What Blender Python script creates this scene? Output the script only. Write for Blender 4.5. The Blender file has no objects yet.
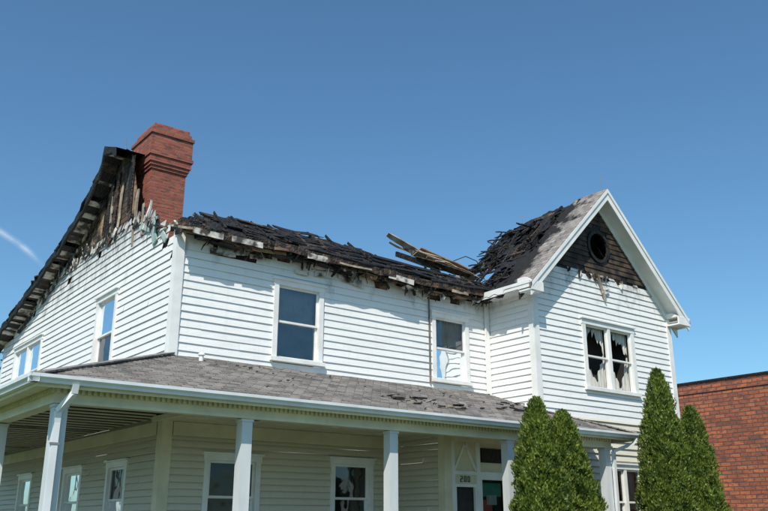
import bpy, bmesh, math, random
import numpy as np
from mathutils import Vector, noise as mn
random.seed(7); R=random.random
def U(a,b): return a+(b-a)*R()
scn=bpy.context.scene
# ---------------------------------------------------------------- materials
def newmat(name):
    m=bpy.data.materials.new(name); m.use_nodes=True
    nt=m.node_tree; return m,nt,nt.nodes,nt.links,nt.nodes['Principled BSDF']
def N(nt,t,**kw):
    return nt.nodes.new(t)
def pos(nt): return nt.nodes.new('ShaderNodeNewGeometry').outputs['Position']
def noise(nt,scale,detail=5,vec=None,stretch=None,rough=.55):
    v=vec if vec is not None else pos(nt)
    if stretch:
        mp=nt.nodes.new('ShaderNodeMapping'); mp.inputs['Scale'].default_value=stretch
        nt.links.new(v,mp.inputs['Vector']); v=mp.outputs[0]
    n=nt.nodes.new('ShaderNodeTexNoise'); n.inputs['Scale'].default_value=scale; n.inputs['Detail'].default_value=detail
    n.inputs['Roughness'].default_value=rough
    nt.links.new(v,n.inputs['Vector']); return n.outputs['Fac']
def rng(nt,v,a,b,c=0.,d=1.):
    m=nt.nodes.new('ShaderNodeMapRange'); m.inputs[1].default_value=a; m.inputs[2].default_value=b
    m.inputs[3].default_value=c; m.inputs[4].default_value=d; nt.links.new(v,m.inputs[0]); return m.outputs[0]
def mixc(nt,f,a,b,mode='MIX'):
    m=nt.nodes.new('ShaderNodeMix'); m.data_type='RGBA'; m.blend_type=mode
    for s,v in ((0,f),(6,a),(7,b)):
        if isinstance(v,(int,float)): m.inputs[s].default_value=v
        elif isinstance(v,tuple): m.inputs[s].default_value=(*v,1)
        else: nt.links.new(v,m.inputs[s])
    return m.outputs[2]
def math2(nt,op,a,b):
    m=nt.nodes.new('ShaderNodeMath'); m.operation=op
    for i,v in enumerate((a,b)):
        if isinstance(v,(int,float)): m.inputs[i].default_value=v
        else: nt.links.new(v,m.inputs[i])
    return m.outputs[0]
def bump(nt,P,h,strength=.3,dist=.02):
    b=nt.nodes.new('ShaderNodeBump'); b.inputs['Strength'].default_value=strength; b.inputs['Distance'].default_value=dist
    nt.links.new(h,b.inputs['Height']); nt.links.new(b.outputs[0],P.inputs['Normal'])
def simple(name,c1,c2,scale=4,rough=.6,bs=30,bst=.2,stretch=None,lo=.35,hi=.65,dist=.01):
    m,nt,n,l,P=newmat(name)
    f=rng(nt,noise(nt,scale,6,stretch=stretch),lo,hi)
    l.new(mixc(nt,f,c1,c2),P.inputs['Base Color']); P.inputs['Roughness'].default_value=rough
    bump(nt,P,noise(nt,bs,4,stretch=stretch),bst,dist); return m
def charmat(name,dark,light,ash,lo=.35,hi=.7,af=.35):
    m,nt,n,l,P=newmat(name)
    col=mixc(nt,rng(nt,noise(nt,7,7),lo,hi),dark,light)
    col=mixc(nt,rng(nt,noise(nt,2.7,8,rough=.7),.58,.74,0,af),col,ash)
    l.new(col,P.inputs['Base Color']); P.inputs['Roughness'].default_value=.62
    v=nt.nodes.new('ShaderNodeTexVoronoi'); v.inputs['Scale'].default_value=22; l.new(pos(nt),v.inputs['Vector'])
    bump(nt,P,math2(nt,'ADD',math2(nt,'MULTIPLY',v.outputs['Distance'],-.8),noise(nt,9,6)),.7,.035); return m
def siding_mat(name,z0,z1,amt=.85,base=(.82,.82,.80)):
    m,nt,n,l,P=newmat(name)
    g=noise(nt,.9,5); col=mixc(nt,rng(nt,g,.35,.7),base,tuple(c*.95 for c in base))
    st=noise(nt,1.0,6,stretch=(9,9,.8)); col=mixc(nt,rng(nt,st,.55,.8,0,.22),col,(.42,.42,.38))
    sp=nt.nodes.new('ShaderNodeSeparateXYZ'); l.new(pos(nt),sp.inputs[0])
    nz=noise(nt,1.6,8,stretch=(1.6,1.6,1)); zz=math2(nt,'ADD',sp.outputs[2],rng(nt,nz,.2,.8,-.9,.9))
    s=rng(nt,zz,z0,z1,0,amt)
    s2=rng(nt,noise(nt,6,7,stretch=(1.6,1.6,.7)),.36,.62,.2,1)
    col=mixc(nt,math2(nt,'MULTIPLY',s,s2),col,(.05,.038,.028))
    l.new(col,P.inputs['Base Color']); P.inputs['Roughness'].default_value=.45
    bump(nt,P,noise(nt,3,3,stretch=(1,1,3)),.3,.025); return m
def brick_mat(name,c1,c2,mortar,axis,bw=.21,bh=.075,blot=None,ms=.012,bl=.5):
    m,nt,n,l,P=newmat(name)
    sp=nt.nodes.new('ShaderNodeSeparateXYZ'); l.new(pos(nt),sp.inputs[0])
    cb=nt.nodes.new('ShaderNodeCombineXYZ')
    if axis=='xy': a=math2(nt,'ADD',sp.outputs[0],sp.outputs[1])
    else: a=sp.outputs[1]
    l.new(a,cb.inputs[0]); l.new(sp.outputs[2],cb.inputs[1])
    b=N(nt,'ShaderNodeTexBrick'); b.inputs['Scale'].default_value=1; b.inputs['Brick Width'].default_value=bw
    b.inputs['Row Height'].default_value=bh; b.inputs['Mortar Size'].default_value=ms; b.inputs['Mortar Smooth'].default_value=.3
    b.inputs['Color1'].default_value=(*c1,1); b.inputs['Color2'].default_value=(*c2,1); b.inputs['Mortar'].default_value=(*mortar,1)
    l.new(cb.outputs[0],b.inputs['Vector'])
    col=b.outputs['Color']
    col=mixc(nt,rng(nt,noise(nt,1.2,6,stretch=(1,1,2.5)),.48,.68,0,bl),col,blot or (.1,.05,.04))
    col=mixc(nt,rng(nt,noise(nt,5,6,stretch=(1,1,3.0)),.5,.64,0,.7),col,(.08,.045,.038))
    l.new(col,P.inputs['Base Color']); P.inputs['Roughness'].default_value=.85
    bump(nt,P,math2(nt,'SUBTRACT',noise(nt,40,3),b.outputs['Fac']),.5,.01); return m
def shingle_mat(name,axis,char=None):
    m,nt,n,l,P=newmat(name)
    sp=nt.nodes.new('ShaderNodeSeparateXYZ'); l.new(pos(nt),sp.inputs[0])
    cb=nt.nodes.new('ShaderNodeCombineXYZ')
    ix={'x':(0,1),'y':(1,0)}[axis]
    l.new(sp.outputs[ix[0]],cb.inputs[0]); l.new(sp.outputs[ix[1]],cb.inputs[1])
    b=N(nt,'ShaderNodeTexBrick'); b.inputs['Scale'].default_value=1; b.inputs['Brick Width'].default_value=.21
    b.inputs['Row Height'].default_value=.135 if axis=='x' else .1; b.inputs['Mortar Size'].default_value=.006
    b.inputs['Color1'].default_value=(.33,.295,.265,1); b.inputs['Color2'].default_value=(.11,.10,.095,1); b.inputs['Mortar'].default_value=(.05,.045,.045,1)
    b.inputs['Mortar Smooth'].default_value=.4
    l.new(cb.outputs[0],b.inputs['Vector'])
    col=mixc(nt,rng(nt,noise(nt,18,5),.35,.65,0,.45),b.outputs['Color'],(.36,.33,.30))
    col=mixc(nt,rng(nt,noise(nt,.9,6),.5,.75,0,.6),col,(.10,.09,.085))
    if char:
        y=math2(nt,'ADD',sp.outputs[1],rng(nt,noise(nt,1.5,7),.2,.8,-.8,.8))
        f=rng(nt,y,char[0],char[1]); col=mixc(nt,f,col,(.008,.0075,.007))
    l.new(col,P.inputs['Base Color']); P.inputs['Roughness'].default_value=.9
    bump(nt,P,math2(nt,'SUBTRACT',noise(nt,60,3),b.outputs['Fac']),.7,.015); return m
M={}
M['sid_front']=siding_mat('white_siding_front',6.72,7.6,.88)
M['sid_left']=siding_mat('white_siding_side',6.95,8.15,.93)
M['sid_gable']=siding_mat('white_siding_gable',7.2,8.3,.85)
M['sid_low']=siding_mat('cream_siding_porch',20,30,0,(.66,.61,.49))
M['lip']=simple('siding_underlap_shade',(.46,.45,.42),(.32,.31,.29),3,.8)  # shadow line under each clapboard, painted as a darker underside
M['lip_low']=simple('porch_siding_underlap_shade',(.11,.10,.085),(.07,.065,.055),3,.8)  # porch lap shadows painted in: undersides near black so courses show
M['trim']=simple('white_trim_paint',(.81,.81,.79),(.70,.70,.67),3,.4,25,.1)
M['gutter']=simple('white_gutter',(.72,.74,.76),(.60,.62,.63),2,.35,8,.1)
M['cream']=simple('cream_paint',(.72,.67,.48),(.60,.55,.39),2.5,.5,20,.1)
M['col']=simple('column_paint',(.64,.66,.68),(.52,.55,.56),2.5,.45,15,.1,stretch=(1,1,.3))
M['char']=charmat('charred_wood',(.004,.004,.004),(.018,.016,.015),(.06,.055,.05),.4,.7,.45)
M['char2']=charmat('charred_brown_wood',(.012,.009,.008),(.12,.068,.038),(.26,.165,.09),.42,.68,.7)
M['wood']=simple('scorched_plank',(.36,.23,.13),(.09,.055,.032),3,.75,25,.5)
M['wood2']=simple('weathered_board',(.47,.40,.31),(.2,.15,.11),4,.8,25,.4)
M['teal']=simple('teal_sheathing',(.22,.36,.36),(.4,.45,.42),5,.7)
M['white_rag']=simple('scorched_white_scrap',(.62,.59,.54),(.06,.05,.04),4,.7,15,.4,lo=.42,hi=.58)
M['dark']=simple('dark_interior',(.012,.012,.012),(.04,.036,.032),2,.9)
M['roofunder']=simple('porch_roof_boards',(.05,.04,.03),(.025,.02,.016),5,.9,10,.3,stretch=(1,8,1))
M['curtain']=simple('curtain_cloth',(.6,.59,.55),(.35,.34,.31),5,.9,20,.4,stretch=(6,6,.6))
M['shade']=simple('window_shade',(.30,.29,.26),(.2,.19,.17),3,.9,20,.2)
M['sh_front']=shingle_mat('grey_shingle_front','x')
M['sh_side']=shingle_mat('grey_shingle_side','y')
M['sh_gable']=shingle_mat('grey_shingle_burned','y',(13.25,13.5))
M['chim']=brick_mat('chimney_brick',(.42,.105,.06),(.27,.06,.04),(.20,.12,.095),'xy',blot=(.16,.05,.035))
M['bldg']=brick_mat('building_brick',(.50,.15,.065),(.30,.085,.045),(.12,.07,.055),'y',.42,.15,(.10,.055,.045),.022,.7)
M['concrete']=simple('concrete',(.4,.39,.37),(.3,.29,.27),3,.9)
M['floor']=simple('porch_floor_paint',(.16,.16,.155),(.12,.12,.115),3,.6)
M['grass']=simple('grass',(.05,.09,.025),(.09,.13,.04),.6,.95,30,.8)
M['asphalt']=simple('asphalt',(.05,.05,.05),(.065,.065,.063),2,.9)
M['metal']=simple('dull_metal',(.25,.25,.25),(.15,.15,.15),3,.5)
M['cable']=simple('grey_conduit',(.22,.19,.16),(.07,.06,.05),3,.6)
M['red']=simple('red_sign',(.6,.06,.04),(.5,.05,.04),3,.5)
M['green_s']=simple('green_sign',(.05,.28,.18),(.04,.2,.14),3,.5)
M['ink']=simple('black_numbers',(.02,.02,.02),(.03,.03,.03),3,.5)
def charwall():
    m,nt,n,l,P=newmat('charred_gable_boards')
    sp=nt.nodes.new('ShaderNodeSeparateXYZ'); l.new(pos(nt),sp.inputs[0])
    w=N(nt,'ShaderNodeTexBrick'); cb=nt.nodes.new('ShaderNodeCombineXYZ')
    l.new(math2(nt,'ADD',sp.outputs[0],sp.outputs[1]),cb.inputs[0]); l.new(sp.outputs[2],cb.inputs[1])
    w.inputs['Scale'].default_value=1; w.inputs['Brick Width'].default_value=2.3; w.inputs['Row Height'].default_value=.13; w.inputs['Mortar Size'].default_value=.012
    w.inputs['Color1'].default_value=(.13,.08,.05,1); w.inputs['Color2'].default_value=(.05,.035,.027,1); w.inputs['Mortar'].default_value=(.006,.006,.006,1)
    l.new(cb.outputs[0],w.inputs['Vector'])
    col=mixc(nt,rng(nt,noise(nt,2.2,7),.44,.62),w.outputs[0],(.014,.012,.011))
    col=mixc(nt,rng(nt,noise(nt,2.3,8,rough=.7,stretch=(1,1,.6)),.50,.62,0,.9),col,(.42,.26,.15))
    l.new(col,P.inputs['Base Color']); P.inputs['Roughness'].default_value=.85
    bump(nt,P,math2(nt,'SUBTRACT',noise(nt,20,4),w.outputs['Fac']),.8,.03); return m
M['charwall']=charwall()
M['charwall2']=simple('charred_gable_clapboard',(.012,.010,.009),(.10,.064,.04),3,.8,25,.5,lo=.40,hi=.66)
def glassmat(name,lo):
    m,nt,n,l,P=newmat(name)
    g=N(nt,'ShaderNodeBsdfGlossy'); g.inputs['Roughness'].default_value=.03; g.inputs['Color'].default_value=(.9,.95,1,1)
    t=nt.nodes.new('ShaderNodeBsdfTransparent'); t.inputs[0].default_value=(.85,.87,.86,1)
    lw=N(nt,'ShaderNodeFresnel'); lw.inputs[0].default_value=1.5
    b=nt.nodes.new('ShaderNodeBump'); b.inputs['Strength'].default_value=.2; b.inputs['Distance'].default_value=.08
    l.new(noise(nt,1.5,2),b.inputs['Height']); l.new(b.outputs[0],g.inputs['Normal'])
    mx=nt.nodes.new('ShaderNodeMixShader'); l.new(rng(nt,lw.outputs[0],0,1,lo,1),mx.inputs[0]); l.new(t.outputs[0],mx.inputs[1]); l.new(g.outputs[0],mx.inputs[2])
    l.new(mx.outputs[0],n['Material Output'].inputs[0]); return m
M['glass']=glassmat('window_glass',.12); M['glass_low']=glassmat('porch_window_glass',.0)
def leafmat(name,a,b,c):
    m,nt,n,l,P=newmat(name)
    g=nt.nodes.new('ShaderNodeNewGeometry')
    col=mixc(nt,g.outputs['Random Per Island'],a,b)
    col=mixc(nt,rng(nt,noise(nt,5,4),.45,.62,0,.8),col,c,'MIX')
    l.new(col,P.inputs['Base Color']); P.inputs['Roughness'].default_value=.6
    tr=nt.nodes.new('ShaderNodeBsdfTranslucent'); l.new(col,tr.inputs[0])
    mx=nt.nodes.new('ShaderNodeMixShader'); mx.inputs[0].default_value=.35; l.new(P.outputs[0],mx.inputs[1]); l.new(tr.outputs[0],mx.inputs[2])
    l.new(mx.outputs[0],n['Material Output'].inputs[0]); return m
M['thuja']=leafmat('arborvitae_foliage',(.11,.17,.024),(.25,.30,.045),(.06,.105,.018))
M['leaf']=leafmat('tree_foliage',(.05,.09,.02),(.09,.13,.03),(.04,.07,.02))
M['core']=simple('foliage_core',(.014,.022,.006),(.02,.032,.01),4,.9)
M['bark']=simple('bark',(.10,.07,.05),(.05,.035,.025),6,.9)
# ---------------------------------------------------------------- mesh builder
class MB:
    def __init__(s): s.v=[];s.f=[];s.m=[];s.mats=[]
    def mi(s,m):
        if m not in s.mats: s.mats.append(m)
        return s.mats.index(m)
    def poly(s,pts,m):
        b=len(s.v); s.v+= [tuple(p) for p in pts]; s.f.append(tuple(range(b,b+len(pts)))); s.m.append(s.mi(m))
    def hexa(s,c,m):
        b=len(s.v); s.v+=[tuple(p) for p in c]; i=s.mi(m)
        for f in ((0,3,2,1),(4,5,6,7),(0,1,5,4),(1,2,6,5),(2,3,7,6),(3,0,4,7)):
            s.f.append(tuple(b+k for k in f)); s.m.append(i)
    def box(s,x0,x1,y0,y1,z0,z1,m):
        s.hexa([(x0,y0,z0),(x1,y0,z0),(x1,y1,z0),(x0,y1,z0),(x0,y0,z1),(x1,y0,z1),(x1,y1,z1),(x0,y1,z1)],m)
    def beam(s,a,b,w,h,m,up=(0,0,1),tw=0,taper=1):
        a=Vector(a);b=Vector(b);d=(b-a).normalized();u=Vector(up)
        r=d.cross(u)
        if r.length<1e-3: r=d.cross(Vector((1,0,0)))
        r.normalize(); u=r.cross(d).normalized()
        if tw:
            r2=r*math.cos(tw)+u*math.sin(tw); u=-r*math.sin(tw)+u*math.cos(tw); r=r2
        r*=w/2;u*=h/2; q=[]
        for p,k in ((a,1),(b,taper)):
            q+=[p-r*k-u*k,p+r*k-u*k,p+r*k+u*k,p-r*k+u*k]
        s.hexa(q,m)
    def splint(s,a,b,w,h,m,up=(0,0,1),tw=0):
        a=Vector(a);b=Vector(b);n=4;L=(b-a).length
        off=[Vector((U(-1,1),U(-1,1),U(-1,1)))*L*.018 for _ in range(n+1)]
        ws=[w*U(.75,1.1) for _ in range(n)]+[w*U(.15,.8)]
        p=[a.lerp(b,i/n)+off[i] for i in range(n+1)]
        d=(b-a).normalized();u=Vector(up);r=d.cross(u)
        if r.length<1e-3: r=d.cross(Vector((1,0,0)))
        r.normalize();u=r.cross(d).normalized()
        r,u=r*math.cos(tw)+u*math.sin(tw),u*math.cos(tw)-r*math.sin(tw)
        base=len(s.v);mi=s.mi(m)
        for i in range(n+1):
            R_=r*ws[i]/2;U_=u*h/2
            s.v+=[tuple(p[i]-R_-U_),tuple(p[i]+R_-U_),tuple(p[i]+R_+U_),tuple(p[i]-R_+U_)]
        for i in range(n):
            o=base+4*i
            for k in range(4):
                j=(k+1)%4; s.f.append((o+k,o+j,o+4+j,o+4+k)); s.m.append(mi)
        s.f.append((base,base+1,base+2,base+3)); s.m.append(mi); o=base+4*n; s.f.append((o,o+3,o+2,o+1)); s.m.append(mi)
    def cyl(s,a,b,r0,r1,m,n=14,cap=True):
        a=Vector(a);b=Vector(b);d=(b-a).normalized();r=d.orthogonal().normalized();u=d.cross(r)
        ps=[];
        for p,rr in((a,r0),(b,r1)):
            ps.append([p+(r*math.cos(2*math.pi*i/n)+u*math.sin(2*math.pi*i/n))*rr for i in range(n)])
        for i in range(n):
            j=(i+1)%n; s.poly([ps[0][i],ps[0][j],ps[1][j],ps[1][i]],m)
        if cap: s.poly(ps[0][::-1],m); s.poly(ps[1],m)
    def make(s,name,parent=None,recalc=True):
        me=bpy.data.meshes.new(name); me.from_pydata(s.v,[],s.f)
        for m in s.mats: me.materials.append(M[m])
        me.polygons.foreach_set('material_index',s.m)
        if recalc:
            bm=bmesh.new(); bm.from_mesh(me); bmesh.ops.recalc_face_normals(bm,faces=bm.faces); bm.to_mesh(me); bm.free()
        me.update(); o=bpy.data.objects.new(name,me); scn.collection.objects.link(o)
        if parent: o.parent=parent
        return o
class Fr:
    def __init__(f,x,y,d,n): f.x,f.y,f.d,f.n=x,y,d,n
    def p(f,s,z,o=0): return (f.x+f.d[0]*s+f.n[0]*o, f.y+f.d[1]*s+f.n[1]*o, z)
    def box(f,mb,s0,s1,z0,z1,o0,o1,m):
        mb.hexa([f.p(s0,z0,o0),f.p(s1,z0,o0),f.p(s1,z0,o1),f.p(s0,z0,o1),f.p(s0,z1,o0),f.p(s1,z1,o0),f.p(s1,z1,o1),f.p(s0,z1,o1)],m)
def front(y): return Fr(0,y,(1,0),(0,-1))
def left(x): return Fr(x,0,(0,1),(-1,0))
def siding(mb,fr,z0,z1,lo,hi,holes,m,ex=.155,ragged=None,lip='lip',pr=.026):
    z=z0;k=0
    while z<z1-1e-4:
        zt=min(z+ex,z1)
        L0,L1,H0,H1=lo(z),lo(zt),hi(z),hi(zt)
        if max(H0-L0,H1-L1)<.02: z=zt;k+=1;continue
        ivs=[[L0,H0,L1,H1]]
        for (a,b,c,d) in holes:
            if c<(z+zt)/2<d:
                nv=[]
                for iv in ivs:
                    if b<=iv[0] or a>=iv[1]: nv.append(iv); continue
                    if a>iv[0]: nv.append([iv[0],a,iv[2],a])
                    if b<iv[1]: nv.append([b,iv[1],b,iv[3]])
                ivs=nv
        if ragged:
            nv=[]
            for iv in ivs:
                s=iv[0]
                while s<iv[1]:
                    e=min(s+U(.12,.5),iv[1])
                    if not ragged((s+e)/2,z): nv.append([s,e,s+U(-.05,.05) if s>iv[0] else iv[2],e+U(-.05,.05) if e<iv[1] else iv[3]])
                    s=e
            mg=[]
            for iv in nv:
                if mg and abs(mg[-1][1]-iv[0])<1e-6: mg[-1][1]=iv[1];mg[-1][3]=iv[3]
                else: mg.append(list(iv))
            ivs=mg
        for a,b,a1,b1 in ivs:
            off=(k*1.37)%3.6
            js=[a]; t=math.floor(a/3.6)*3.6+off
            while t<b:
                if t>a+.3 and t<b-.3: js.append(t)
                t+=3.6
            js.append(b)
            for i in range(len(js)-1):
                p,q=js[i],js[i+1]; pt=a1 if i==0 else p; qt=b1 if i==len(js)-2 else q
                n=max(1,int((q-p)/.9)); 
                w=[U(-.002,.006) for _ in range(n+1)]; zz=[U(-.005,.005) for _ in range(n+1)]
                for j in range(n):
                    f0=j/n;f1=(j+1)/n
                    A=p+(q-p)*f0;B=p+(q-p)*f1;At=pt+(qt-pt)*f0;Bt=pt+(qt-pt)*f1
                    mb.poly([fr.p(A,z+zz[j],pr+w[j]),fr.p(B,z+zz[j+1],pr+w[j+1]),fr.p(Bt,zt+.006,.006),fr.p(At,zt+.006,.006)],m)
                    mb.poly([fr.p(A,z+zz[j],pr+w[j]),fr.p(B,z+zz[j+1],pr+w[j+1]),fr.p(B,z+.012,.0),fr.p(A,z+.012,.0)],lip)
        z=zt;k+=1
def window(mb,fr,s0,s1,z0,z1,m='trim',cw=.11,curt=0,mull=False,head=True,glass='glass',cm='curtain'):
    box=fr.box
    box(mb,s0,s0+cw,z0+.08,z1-cw,-.06,.055,m); box(mb,s1-cw,s1,z0+.08,z1-cw,-.06,.055,m)
    box(mb,s0-.02,s1+.02,z1-cw,z1,-.06,.06,m)
    if head: box(mb,s0-.05,s1+.05,z1,z1+.035,-.06,.10,m)
    box(mb,s0-.04,s1+.04,z0,z0+.08,-.06,.10,m)
    a,b,c,d=s0+cw,s1-cw,z0+.08,z1-cw
    parts=[(a,b)]
    if mull:
        mid=(a+b)/2; box(mb,mid-.05,mid+.05,c,d,-.06,.05,m); parts=[(a,mid-.05),(mid+.05,b)]
    for a2,b2 in parts:
        zm=(c+d)/2; t=.045
        for (za,zb,o) in ((zm-.02,d,-.005),(c,zm+.02,-.045)):
            box(mb,a2,a2+t,za+t,zb-t,o-.035,o,m); box(mb,b2-t,b2,za+t,zb-t,o-.035,o,m)
            box(mb,a2,b2,za,za+t,o-.035,o,m); box(mb,a2,b2,zb-t,zb,o-.035,o,m)
            if mull!='broken':
                mb.poly([fr.p(a2+t,za+t,o-.02),fr.p(b2-t,za+t,o-.02),fr.p(b2-t,zb-t,o-.02),fr.p(a2+t,zb-t,o-.02)],glass)
        if curt:
            zc=d-(d-c)*curt; n=16
            for i in range(n):
                x0=a2+(b2-a2)*i/n;x1=a2+(b2-a2)*(i+1)/n;o0=-.16+.02*(i%2);o1=-.16+.02*((i+1)%2)
                mb.poly([fr.p(x0,zc,o0),fr.p(x1,zc,o1),fr.p(x1,d,o1),fr.p(x0,d,o0)],cm)
        if mull=='broken':
            n=26; ph=U(0,9)
            for i in range(n):
                x0=a2+(b2-a2)*i/n;x1=a2+(b2-a2)*(i+1)/n;o0=-.13+.02*math.sin(i*1.7);o1=-.13+.02*math.sin((i+1)*1.7)
                f=lambda q:c+(d-c)*(.12+.62*abs(q/n-.5)*1.5+.22*mn.noise(Vector((q*.35,ph,0))))
                mb.poly([fr.p(x0,c,o0),fr.p(x1,c,o1),fr.p(x1,f(i+1),o1),fr.p(x0,f(i),o0)],cm)
                g=lambda q:d-(d-c)*(.05+.5*abs(q/n-.5)**1.2*1.6+.25*mn.noise(Vector((q*.4,ph,5))))
                if g(i)<d and g(i+1)<d: mb.poly([fr.p(x0,g(i),o0),fr.p(x1,g(i+1),o1),fr.p(x1,d,o1),fr.p(x0,d,o0)],cm)
    fr.box(mb,a-.05,b+.05,c-.05,d+.05,-.60,-.55,'dark')  # near-black box puts the unlit room's darkness into the colour
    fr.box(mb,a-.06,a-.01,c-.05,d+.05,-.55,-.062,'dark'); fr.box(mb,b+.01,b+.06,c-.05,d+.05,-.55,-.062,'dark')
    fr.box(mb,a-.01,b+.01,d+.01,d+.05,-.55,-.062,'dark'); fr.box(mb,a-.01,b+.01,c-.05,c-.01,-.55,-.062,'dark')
    return (s0+.03,s1-.03,z0+.03,z1-.03)
house=bpy.data.objects.new('burned_white_house',None); scn.collection.objects.link(house)
YF,XL,YG,XG0,XG1,YB=14.7,6.26,13.14,14.7,20.24,27.3
PX=17.42; PZ=10.12; SL=.985
win=MB()
FF=front(YF); FL=left(XL); FG=front(YG); FS=left(XG0); 
hF=[window(win,FF,8.44,9.68,4.74,6.47,curt=.52,cm='shade'), window(win,FF,12.8,13.99,4.74,6.42,curt=.42,cm='shade')]
hL=[window(win,FL,17.7,19.0,4.74,6.55), window(win,FL,23.2,25.9,4.74,6.45,mull=True)]
hG=[window(win,FG,16.43,18.54,4.70,6.50,mull='broken',cw=.13)]
gl=dict(glass='glass_low')
h1F=[window(win,FF,7.1,8.3,1.3,2.82,curt=.0,**gl),window(win,FF,9.95,11.05,1.3,2.86,curt=0.0,**gl)]
h1L=[window(win,FL,16.2,17.3,1.3,2.75,curt=.3,cm='shade',**gl),window(win,FL,18.8,20.05,1.3,2.75,curt=.5,cm='shade',**gl),window(win,FL,22.5,23.7,1.3,2.75,**gl)]
h1G=[window(win,FG,16.95,18.4,1.2,2.95,mull=True,curt=.6,cm='shade',**gl)]
win.make('windows',house)
def const(v): return lambda z:v
sd=MB()
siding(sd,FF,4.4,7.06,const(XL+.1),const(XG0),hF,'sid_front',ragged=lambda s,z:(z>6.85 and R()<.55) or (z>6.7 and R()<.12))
rk=[(17.2,9.6),(17.8,9.98),(18.5,10.2),(19.57,9.22),(21.5,8.5),(23.8,7.88),(26.9,7.12),(27.8,6.88)]
def rake(y):
    for (a,b),(c,d) in zip(rk,rk[1:]):
        if a<=y<=c: return b+(d-b)*(y-a)/(c-a)
    return rk[0][1] if y<rk[0][0] else rk[-1][1]
def ltop(y):
    if y<15: t=7.1
    elif y<16.6: t=7.1+(y-15)*.62
    else: t=8.05
    t=min(t, rake(y)-.18 if y>19 else 99)
    return t+.25*mn.noise(Vector((y*1.7,0,3)))+.14*mn.noise(Vector((y*6,0,9)))
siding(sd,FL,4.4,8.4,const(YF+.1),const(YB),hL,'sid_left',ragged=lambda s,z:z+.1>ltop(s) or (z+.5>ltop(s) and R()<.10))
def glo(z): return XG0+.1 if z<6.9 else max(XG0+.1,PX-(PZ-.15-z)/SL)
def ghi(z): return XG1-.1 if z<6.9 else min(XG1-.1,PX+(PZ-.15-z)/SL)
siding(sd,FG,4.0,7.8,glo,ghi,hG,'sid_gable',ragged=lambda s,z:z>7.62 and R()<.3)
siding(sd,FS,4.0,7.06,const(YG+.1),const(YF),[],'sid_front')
def strip(mb,fr,xs,lo,hi,o,m,hole=None):
    for a,b in zip(xs,xs[1:]):
        if hi(a)>lo(a) or hi(b)>lo(b):
            mb.poly([fr.p(a,lo(a),o),fr.p(b,lo(b),o),fr.p(b,hi(b),o),fr.p(a,hi(a),o)],m)
sd.make('siding_upper',house,False)
lw=MB()
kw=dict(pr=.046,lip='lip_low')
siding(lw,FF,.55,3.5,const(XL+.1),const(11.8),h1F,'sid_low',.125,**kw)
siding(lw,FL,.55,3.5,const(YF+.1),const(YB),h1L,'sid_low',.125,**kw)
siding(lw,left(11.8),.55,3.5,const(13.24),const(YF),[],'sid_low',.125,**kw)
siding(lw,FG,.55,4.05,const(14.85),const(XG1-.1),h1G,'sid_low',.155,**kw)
lw.make('siding_lower',house,False)
st=MB()
st.box(XL+.05,XG0,YF+.02,YF+.06,6.52,7.16,'charwall')
st.box(XG1-.02,XG1+.0,YG,YB,.3,7.0,'sid_gable'); st.box(XL,XG1,YB+.0,YB+.1,.3,6.9,'sid_left')
xs=[17.05+.0]+[17.15+i*.15 for i in range(int((27.2-17.15)/.15)+1)]
def ghi2(y):
    if y<17.2: return 8.2
    if y<17.8: return 8.6+(y-17.2)*2.2
    return rake(y)-.05
strip(st,FL,xs,lambda y:6.6,ghi2,-.02,'charwall')
strip(st,FL,[14.75+i*.2 for i in range(13)],lambda y:6.6,lambda y:ltop(min(y,17))-.15,-.02,'charwall')
def ring(mb,cx,cz,r,fr,o,m,outer):
    n=48
    for i in range(n):
        a0=2*math.pi*i/n;a1=2*math.pi*(i+1)/n
        mb.poly([fr.p(cx+r*math.cos(a0),cz+r*math.sin(a0),o),fr.p(cx+r*math.cos(a1),cz+r*math.sin(a1),o),outer(a1),outer(a0)],m)
cx,cz=17.36,8.58
def outer(a):
    dx,dz=math.cos(a),math.sin(a); t=9.
    if dz<0: t=min(t,(7.3-cz)/dz)
    for sg in (1,-1):
        den=dz+sg*SL*dx
        if den>1e-6: t=min(t,(PZ-.14-cz-sg*SL*(cx-PX))/den)
    return FG.p(cx+t*dx,cz+t*dz,.0)
ring(st,cx,cz,.36,FG,.0,'char',outer)
cc=MB()
def clo(z): return PX-(PZ-.15-z)/SL
def chi(z): return PX+(PZ-.15-z)/SL
siding(cc,FG,7.8,9.7,clo,chi,[(cx-.4,cx+.4,cz-.42,cz+.42)],'charwall2',.14,ragged=lambda s,z:R()<.08,lip='char')
n=40
for i in range(n):
    a0=2*math.pi*i/n;a1=2*math.pi*(i+1)/n
    q=[]
    for o in (.0,.06):
        for r,a in ((.36,a0),(.45,a0),(.45,a1),(.36,a1)): q.append(FG.p(cx+r*math.cos(a),cz+r*math.sin(a),o))
    cc.hexa(q,'char')
cc.make('charred_gable_siding',house,False)
st.box(16.6,18.3,YG+.9,YG+.95,7.6,9.3,'char')
st.make('wall_sheathing',house,False)
tr=MB()
def corner(x,y,z0,z1,sx,m='trim',w=.13):
    tr.box(x if sx>0 else x-w, x+w if sx>0 else x, y-.05,y,z0,z1,m)
    if sx>0: tr.box(x-.05,x,y-.05,y+w,z0,z1,m)
    else: tr.box(x,x+.05,y-.05,y+w,z0,z1,m)
corner(XL,YF,4.3,7.12,1); corner(XL,YF,.5,3.5,1,'cream',.16)
corner(XG0,YG,3.9,6.98,1); corner(XG1,YG,.5,6.98,-1); 
tr.box(XG0-.09,XG0-.032,YF-.10,YF-.032,4.5,7.0,'trim')
corner(11.8,13.2,.5,3.5,1,'cream',.15)
tr.box(XL-.02,XL+.03,YB-.1,YB+.12,.5,6.9,'trim')
tr.box(XL+.17,11.8,YF-.068,YF-.055,3.12,3.37,'cream')
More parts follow.
